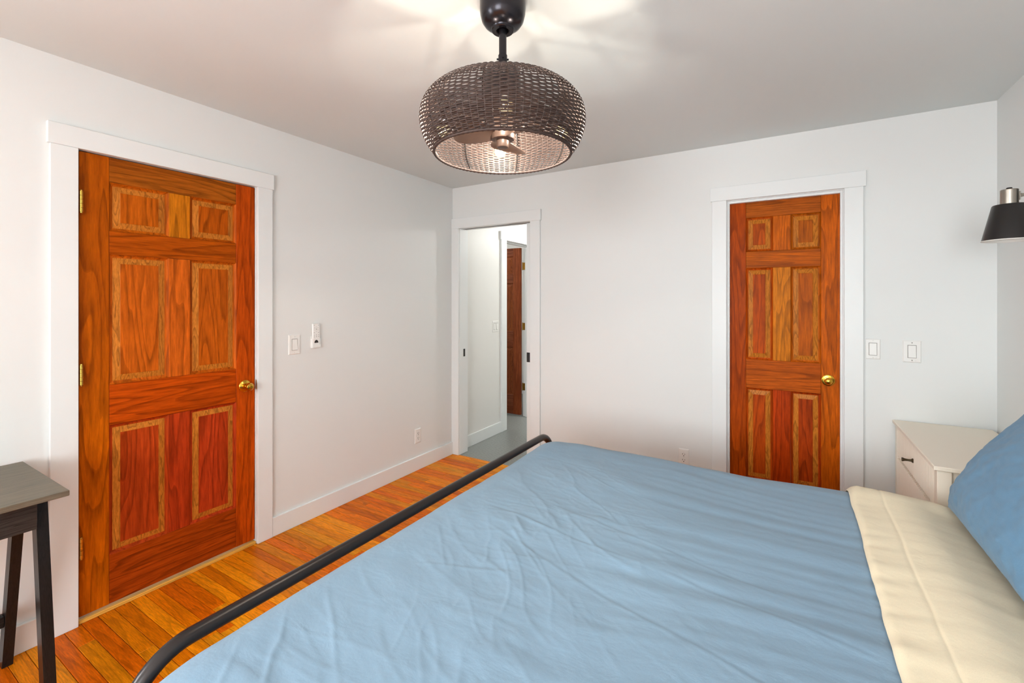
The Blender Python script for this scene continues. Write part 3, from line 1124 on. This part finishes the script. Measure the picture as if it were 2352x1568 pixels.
def hoop(x, z, r, y0, y1, zb=0.0):
    pts = [(x, y0, zb), (x, y0, (z - r) * .5), (x, y0, z - r)]
    for k in range(1, 12):
        a = math.pi / 2 * k / 12
        pts.append((x, y0 + r * (1 - math.cos(a)) * (1 if y1 > y0 else -1), z - r + r * math.sin(a)))
    s = 1 if y1 > y0 else -1
    pts.append((x, y0 + s * r, z))
    for k in range(1, 8):
        pts.append((x, y0 + s * r + (y1 - y0 - 2 * s * r) * k / 8, z))
    pts.append((x, y1 - s * r, z))
    for k in range(1, 12):
        a = math.pi / 2 * k / 12
        pts.append((x, y1 - s * r + s * r * math.sin(a), z - r + r * math.cos(a)))
    pts += [(x, y1, z - r), (x, y1, (z - r) * .5), (x, y1, zb)]
    return pts


MB().tube(hoop(0, .630, .125, YB, YF), TR, 20).build('footboard_tube', M['bedmetal'], bed, smooth=True)
MB().tube(hoop(2.085, .86, .115, YB, YF), TR, 20).build('headboard_tube', M['bedmetal'], bed, smooth=True)
for zz in (.30,):
    MB().tube([(0, YB + .019, zz), (0, YF - .019, zz)], .0125, 14).build('footboard_rail', M['bedmetal'], bed, smooth=True)
MB().tube([(2.085, YB + .019, .5), (2.085, YF - .019, .5)], .0125, 14).build('headboard_rail', M['bedmetal'], bed, smooth=True)
for yy in (YB, YF):
    s = 1 if yy < 0 else -1
    MB().box(.0185, 2.066, min(yy, yy + s * .03), max(yy, yy + s * .03), .24, .29, .002).build('side_rail', M['bedmetal'], bed)
for k in range(9):
    xx = .18 + k * .22
    MB().box(xx, xx + .06, YB + .03, YF - .03, .285, .298, .002).build('slat', M['bedmetal'], bed)

mt = MB()
MX0, MX1, MY0, MY1 = 1.50, 3.49, -2.855, -0.965
mt.box(MX0, MX1, MY0, MY1, .300, .565, .06)
tag(mt.build('mattress', M['ticking'], smooth=30), 'thick white mattress under the blue bedspread', 'mattress')

# ---- bedding: height of the made bed
def sm(a, b, x):
    t = max(0.0, min(1.0, (x - a) / (b - a)))
    return t * t * (3 - 2 * t)


def nz(x, y, z=0.0):
    return noise.noise(Vector((x, y, z)))


def ridge(x):
    return 1.0 - abs(2.0 * (x - math.floor(x)) - 1.0)


def bed_relief(x, y):
    """folds and creases of the spread, in metres"""
    h = 0.012 * nz(x * 1.3, y * 1.5, 1.7) + .006 * nz(x * 2.6, y * 3.1, 4.0)
    # long folds fanning along the bed from the turned-back sheet
    q = y + .10 * nz(x * .9, y * .8, 9.1) + (y + 1.75) * .18 * sm(2.0, 2.9, x)
    m1 = sm(1.75, 2.45, x) * (0.45 + .55 * sm(-2.5, -1.7, y))
    f1 = nz(x * .55 + 3, q * 11.0, 2.0)
    f2 = nz(x * .8 + 7, q * 22.0, 5.0)
    h += m1 * (.0082 * f1 + .0026 * f2)
    # crossing soft wrinkles near the foot
    p = x * .8 + y * .6 + .12 * nz(x * 2, y * 2, 3.3)
    m2 = 1 - .75 * sm(1.9, 2.6, x)
    h += m2 * (.0046 * nz(p * 8.0, (y - x) * 2.2, 8.0) + .0020 * nz(x * 12, y * 12, 6.0))
    # short directional puckers, mostly towards the foot and the viewer's side
    zone = (1 - .7 * sm(1.9, 2.6, x)) * sm(-1.0, -1.8, y) * sm(1.52, 1.72, x)
    for (an, ks, kt, am, sd) in PUCKERS:
        ca, sa = math.cos(an), math.sin(an)
        u, v = x * ca + y * sa, -x * sa + y * ca
        v += .03 * nz(u * 4, v * 4, sd)
        patch = max(0.0, nz(x * 2.1 + sd, y * 2.1 - sd, sd) + .18)
        n = nz(u * ks + sd, v * kt, sd * 2)
        h += zone * patch * am * (n + .8 * max(0.0, 1 - 5 * abs(n)) ** 2)
    # packing creases: thin raised lines
    for (ax, ay, bx, by, w, a) in CREASES:
        dx, dy = bx - ax, by - ay
        l = math.hypot(dx, dy)
        t = ((x - ax) * dx + (y - ay) * dy) / (l * l)
        if -.05 < t < 1.05:
            d = ((x - ax) * -dy + (y - ay) * dx) / l + .012 * nz(x * 3, y * 3, ax * 5)
            e = sm(-.05, .12, t) * sm(1.05, .88, t)
            if abs(d) < .08:
                h += e * a * math.exp(-(d / w) ** 2)
                h -= e * a * .8 * math.exp(-((d - w * 2.2) / (w * 1.6)) ** 2)
    return h


PUCKERS = [(-.55, 2.6, 14.0, .0062, 1.3), (-.80, 3.5, 17.0, .0046, 4.1), (-.30, 3.6, 20.0, .0044, 7.7), (.12, 4.0, 20.0, .0032, 9.2), (-.6, 7.0, 34.0, .0026, 12.4), (-.1, 8.0, 38.0, .0022, 15.8)]
CREASES = [(1.66, -1.90, 2.84, -2.06, .005, .0011), (1.80, -1.76, 2.70, -1.95, .004, .0009), (1.75, -2.02, 2.84, -2.34, .005, .0011),
           (1.60, -1.33, 2.15, -1.42, .005, .0006), (1.70, -2.30, 1.98, -2.20, .005, .0009), (1.62, -2.10, 1.80, -2.28, .005, .0007)]

ZTOP = 0.645


FRH, FRV, SRH, SRV = .125, .062, .19, .088        # rounding at the foot and along the sides


def fold_edge(y):
    """where the turned-back sheet begins"""
    return 2.842 - .012 * (-1.0 - y) + .010 * nz(y * 3.2, 4.0) + .004 * nz(y * 9, 8.0)


def edge_drop(d, rh, rv):
    """d: arc parameter inwards from the hanging edge; returns (offset inwards, drop)"""
    if d < 0:
        return 0.0, rv - d
    L = 0.5 * math.pi * math.sqrt((rh * rh + rv * rv) / 2)
    if d < L:
        th = d / L * math.pi / 2
        return rh * (1 - math.cos(th)), rv * (1 - math.sin(th))
    return rh + (d - L), 0.0


def spread_point(a, b, X0, Y0, Y1, WY, lift=0.0):
    """a: parameter from the foot, b: parameter from the far side (0) to the near side (WY)"""
    ox, zx = edge_drop(a, FRH, FRV)
    if b < WY / 2:
        oy, zy = edge_drop(b, SRH, SRV)
        y = Y1 - oy
    else:
        oy, zy = edge_drop(WY - b, SRH, SRV)
        y = Y0 + oy
    return X0 + ox, y, ZTOP + lift - zx - zy, zx, zy


DX0, DY1_, DY0_ = 1.474, -0.940, -2.955
La = 0.5 * math.pi * math.sqrt((FRH ** 2 + FRV ** 2) / 2)
Lb = 0.5 * math.pi * math.sqrt((SRH ** 2 + SRV ** 2) / 2)
flat_y = (DY1_ - DY0_) - 2 * SRH
WYt = flat_y + 2 * Lb
na, nb = 400, 460
rows = []
a0, a1 = -.24, La + (2.90 - DX0 - FRH)
for i in range(na + 1):
    a = a0 + (a1 - a0) * i / na
    r_ = []
    for j in range(nb + 1):
        b = -.26 + (WYt + .52) * j / nb
        x, y, z, zx, zy = spread_point(a, b, DX0, DY0_, DY1_, WYt)
        if x > DX0 + FRH:
            x = DX0 + FRH + (x - DX0 - FRH) * (fold_edge(y) + .018 - DX0 - FRH) / (2.90 - DX0 - FRH)
        up = 1 - min(1, (zx + zy) / .1) * .75
        z += bed_relief(x, y) * up
        hang = sm(.06, .2, zx)
        x += -0.000 + hang * .004 * nz(y * 5, z * 2, 1) 
        hang = sm(.06, .2, zy)
        y += hang * .012 * nz(x * 5, z * 2, 2)
        z = max(z, .33 + .01 * nz(x * 4, y * 4, 7))
        r_.append((x, y, z))
    rows.append(r_)
tag(MB().grid(rows).build('bedspread', M['duvet'], smooth=True), 'wrinkled light blue cotton bedspread covering the bed', 'bedspread')

# ---- cream sheet folded back over the spread
rows = []
cols = [0.0, .0015, .004, .008, .014, .022] + [.03 + .008 * k for k in range(8)] + [.0925, .0955, .0970, .0985, .100, .103, .107] + [.115 + .0085 * k for k in range(62)]
nb2 = 300
for c in cols:
    r_ = []
    for j in range(nb2 + 1):
        b = -.115 + (WYt + .25) * j / nb2
        x, y, z, zx, zy = spread_point(1.0, b, DX0, DY0_, DY1_, WYt)
        xe = fold_edge(y)
        x = xe + c
        up = 1 - min(1, zy / .1) * .75
        base = ZTOP - zy + bed_relief(x, y) * up * (1 - .75 * sm(2.825, 2.93, x))
        lift = .005 + .013 * min(1.0, math.sqrt(max(0, c) / .014))
        if .0915 < c < .1035:
            lift -= .0020 * math.cos((c - .0975) / .006 * math.pi / 2)
        lift += (.006 * nz(x * 3.1, y * 2.2, 11) + .0012 * nz(x * 5 + y * 3, y * 14, 12)) * sm(.0, .1, c)
        # the roll rises slightly at the far side and dips in front of the pillow
        lift += .016 * math.exp(-((y + 1.05) / .12) ** 2) * sm(.34, .08, c) * min(1.0, c / .03)
        lift -= .012 * sm(3.02, 3.12, x) * sm(-1.06, -1.16, y)
        lift += .012 * math.exp(-((x - 2.99) / .07) ** 2) * sm(-1.0, -1.2, y)
        z = base + lift - .03 * sm(3.10, 3.24, x)
        y2 = y + (.006 if y > -1.5 else -.006) * sm(0.0, .05, zy) + sm(.05, .16, zy) * .010 * nz(x * 7, z * 3, 3) * 1.0
        r_.append((x, y2, max(z, .42)))
    rows.append(r_)
tag(MB().grid(rows).build('folded_sheet', M['sheet'], smooth=True), 'cream cotton sheet folded back across the bedspread', 'sheet')

# ---- pillows leaning on the headboard


def pillow(name, label, cb, uy, hv, tilt, T, seed, mat):
    """cb: bottom centre of the leaning plane; uy half length along y; hv height along the lean"""
    mb = MB()
    n, m_ = 120, 84
    vx, vz = math.sin(tilt), math.cos(tilt)
    nx, nzz = -math.cos(tilt), math.sin(tilt)
    front, back = [], []
    for i in range(m_ + 1):
        v = -1 + 2 * i / m_
        rf, rbk = [], []
        for j in range(n + 1):
            u = -1 + 2 * j / n
            uu = math.copysign(abs(u) ** .9, u)
            vv = math.copysign(abs(v) ** .9, v)
            ou = uu * (1 - .055 * (1 - abs(vv) ** 2.2) * abs(uu) ** 3)
            ov = vv * (1 - .075 * (1 - abs(uu) ** 2.2) * abs(vv) ** 3)
            t = max(0.0, (1 - abs(uu) ** 2.6)) ** .55 * max(0.0, (1 - abs(vv) ** 2.4)) ** .55
            t *= T * (1 - .18 * vv)
            cr = (abs(uu) * abs(vv)) ** 1.0
            wr = .008 * nz(uu * 2.3 + seed, vv * 2.0, seed) + .005 * nz(uu * 7 + vv * 4, vv * 2 - uu * 2, seed + 3) * (.4 + cr) + .003 * nz(uu * 13, vv * 9, seed)
            e = sm(1.0, .82, max(abs(uu), abs(vv)))
            ly, lv = ou * uy, (ov + 1) * .5 * hv
            for lst, s in ((rf, 1), (rbk, -1)):
                d = t + wr * e if s > 0 else -1.55 * t
                lst.append((cb[0] + vx * lv + nx * d, cb[1] + ly, cb[2] + vz * lv + nzz * d))
        front.append(rf)
        back.append(rbk[::-1])
    loops = [a + b for a, b in zip(front, back)]
    mb.grid(loops, wrap=True)
    return tag(mb.build(name, mat, smooth=True), label, 'pillow', 'blue pillows at the bed head')


pillow('pillow', 'plump blue pillow beside the nightstand', (3.135, -1.482, .660), .42, .41, math.radians(28), .095, 2.0, M['pillow'])
pillow('pillow', 'plump blue pillow at the viewer end of the bed head', (3.135, -2.345, .660), .42, .41, math.radians(28), .095, 9.0, M['pillow'])

# ------------------------------------------------------------------ nightstand
ns = empty('nightstand', (3.142, -0.849, 0))
tag(ns, 'greige fluted two-drawer nightstand in the far corner', 'nightstand')
ND, NWD, NH = 0.402, 0.835, 0.742
MB().box(0, ND, 0, NWD, NH - .018, NH, .003).build('top', M['greige'], ns)
fx = .012
zl = .12
for yy in (.010, NWD - .010 - .045):
    for xx in (fx, ND - .05):
        MB().box(xx, xx + .045, yy, yy + .045, 0, NH - .0185, .002).build('corner_post', M['greige'], ns)
for yy in (.022, NWD - .022 - .012):
    MB().box(fx + .0455, ND - .0505, yy, yy + .012, zl, NH - .019, .001).build('side_panel', M['greige'], ns)
MB().box(ND - .02, ND - .010, .056, NWD - .056, zl, NH - .019, .001).build('back_panel', M['greige'], ns)
MB().box(fx + .02, ND - .021, .056, NWD - .056, zl, zl + .015, .001).build('bottom_panel', M['greige'], ns)
for zz in (zl + .016, .548, NH - .032):
    MB().box(fx + .012, fx + .03, .056, NWD - .056, zz, zz + .012, .001).build('divider_rail', M['greige'], ns)


def fluted(y0, y1, z0, z1):
    mb = MB()
    n = 30
    prof = []
    for k in range(n * 6 + 1):
        q = k / 6.0
        yy = y0 + (y1 - y0) * q / n
        fr = q - math.floor(q)
        prof.append((yy, -.0085 * abs(math.sin(math.pi * fr)) ** .7))
    L = len(prof)
    for z in (z0, z1):
        mb.v += [(fx + .0085 + d, yy, z) for yy, d in prof]
    for k in range(L - 1):
        mb.face([k, k + 1, L + k + 1, L + k])
    b = len(mb.v)
    mb.v += [(fx + .022, y0, z0), (fx + .022, y1, z0), (fx + .022, y1, z1), (fx + .022, y0, z1)]
    mb.face([b, b + 1, b + 2, b + 3])
    mb.face(list(range(L)) + [b + 1, b])
    mb.face(list(range(L, 2 * L)) + [b + 2, b + 3])
    mb.face([0, L, b + 3, b])
    mb.face([L - 1, 2 * L - 1, b + 2, b + 1])
    return mb


for z0, z1 in ((.562, NH - .022), (.142, .546)):
    dr = fluted(.0575, NWD - .0575, z0, z1).build('drawer_front', M['greige'], ns)
    dr['label'] = 'fluted drawer front'
    zc, yc = (z0 + z1) / 2 - .002, NWD / 2
    pl = MB()
    pl.lathe([(0, .001), (.0105, .001), (.0105, -.003), (.0062, -.006), (.0050, -.018), (.0062, -.030), (.0092, -.038), (.0088, -.042), (0, -.043)], 18, (fx, yc, zc), 'x')
    o = pl.build('knob', M['pull'], dr, smooth=40)
    o['label'] = 'small bronze spool knob'

# ------------------------------------------------------------------ wall sconce
SX, SY, SZ = 3.399, -0.702, 1.650
sc_ = empty('wall_sconce', (SX, SY, SZ))
tag(sc_, 'black cone-shade wall sconce with nickel socket', 'wall lamp')
mb = MB()
mb.lathe([(.0800, 0.0), (.0500, .140), (.047, .1435), (.026, .145), (.026, .1425), (.0465, .1415), (.0485, .139), (.0785, 0.0)], 56, closed=True)
for i in range(len(mb.m)):
    if 5 * 56 - 56 <= i < 7 * 56:
        mb.m[i] = 1
o = mb.build('lamp_shade', [M['black'], M['shadewhite']], sc_, smooth=35)
o['label'] = 'black cone shade with white inside'
MB().lathe([(.0792, -.0012), (.0810, 0.0), (.0803, .0022), (.0782, .0018)], 56, closed=True).build('shade_rim', M['shadewhite'], sc_, smooth=True)
MB().lathe([(0, .1455), (.0265, .1455), (.0265, .202), (.025, .204), (0, .204)], 40).build('socket_cup', M['nickel'], sc_, smooth=35)
MB().lathe([(0, .204), (.009, .204), (.009, .210), (.008, .212), (0, .212)], 20).build('socket_knob', M['fanmetal'], sc_, smooth=35)
MB().lathe([(0, 0.035), (.024, .035), (.027, .07), (.018, .10), (.013, .1425), (0, .1425)], 24).build('bulb', M['shadewhite'], sc_, smooth=True)
WXX = RX - SX
MB().box(.0255, .030, -.008, .008, .160, .194, .001).build('pivot_plate', M['nickel'], sc_)
MB().tube([(.030, 0, .179), (.046, 0, .179)], [.0080, .0058], 16).build('pivot', M['nickel'], sc_, smooth=40)
MB().tube([(.045, 0, .179), (.08, 0, .182), (.11, 0, .182), (WXX - .018, 0, .182)], .0052, 14).build('arm', M['nickel'], sc_, smooth=40)
MB().lathe([(.055, WXX - .0005), (.055, WXX - .014), (.050, WXX - .018), (0, WXX - .018)], 40, (0, 0, .182), 'x').build('wall_canopy', M['black'], sc_, smooth=35)

# ------------------------------------------------------------------ desk at the left
dk = empty('desk', (0.026, -2.755, 0))
tag(dk, 'dark espresso wooden desk with splayed legs at left', 'desk')
DT, DZ, DLEN = 0.531, 0.768, 1.10
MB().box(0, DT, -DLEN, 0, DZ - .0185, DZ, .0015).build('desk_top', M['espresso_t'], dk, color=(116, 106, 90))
AX1 = .476
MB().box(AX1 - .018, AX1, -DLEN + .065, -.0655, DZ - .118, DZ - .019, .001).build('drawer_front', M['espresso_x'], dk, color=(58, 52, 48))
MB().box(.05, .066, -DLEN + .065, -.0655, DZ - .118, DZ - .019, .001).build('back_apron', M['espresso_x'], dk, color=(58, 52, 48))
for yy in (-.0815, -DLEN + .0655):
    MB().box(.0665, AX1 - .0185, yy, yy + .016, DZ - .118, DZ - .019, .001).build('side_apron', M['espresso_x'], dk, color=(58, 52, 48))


def leg(y0, y1, xt, xb, dep):
    """xt, xb: front face of the leg at the top and at the floor"""
    mb = MB()
    zt = DZ - .019
    mb.v += [(xb - dep, y0, 0), (xb, y0, 0), (xb, y1, 0), (xb - dep, y1, 0), (xt - dep, y0, zt), (xt, y0, zt), (xt, y1, zt), (xt - dep, y1, zt)]
    for q in ((0, 3, 2, 1), (4, 5, 6, 7), (0, 1, 5, 4), (1, 2, 6, 5), (2, 3, 7, 6), (3, 0, 4, 7)):
        mb.face(list(q))
    return mb


for y0 in (-.065, -DLEN + .035):
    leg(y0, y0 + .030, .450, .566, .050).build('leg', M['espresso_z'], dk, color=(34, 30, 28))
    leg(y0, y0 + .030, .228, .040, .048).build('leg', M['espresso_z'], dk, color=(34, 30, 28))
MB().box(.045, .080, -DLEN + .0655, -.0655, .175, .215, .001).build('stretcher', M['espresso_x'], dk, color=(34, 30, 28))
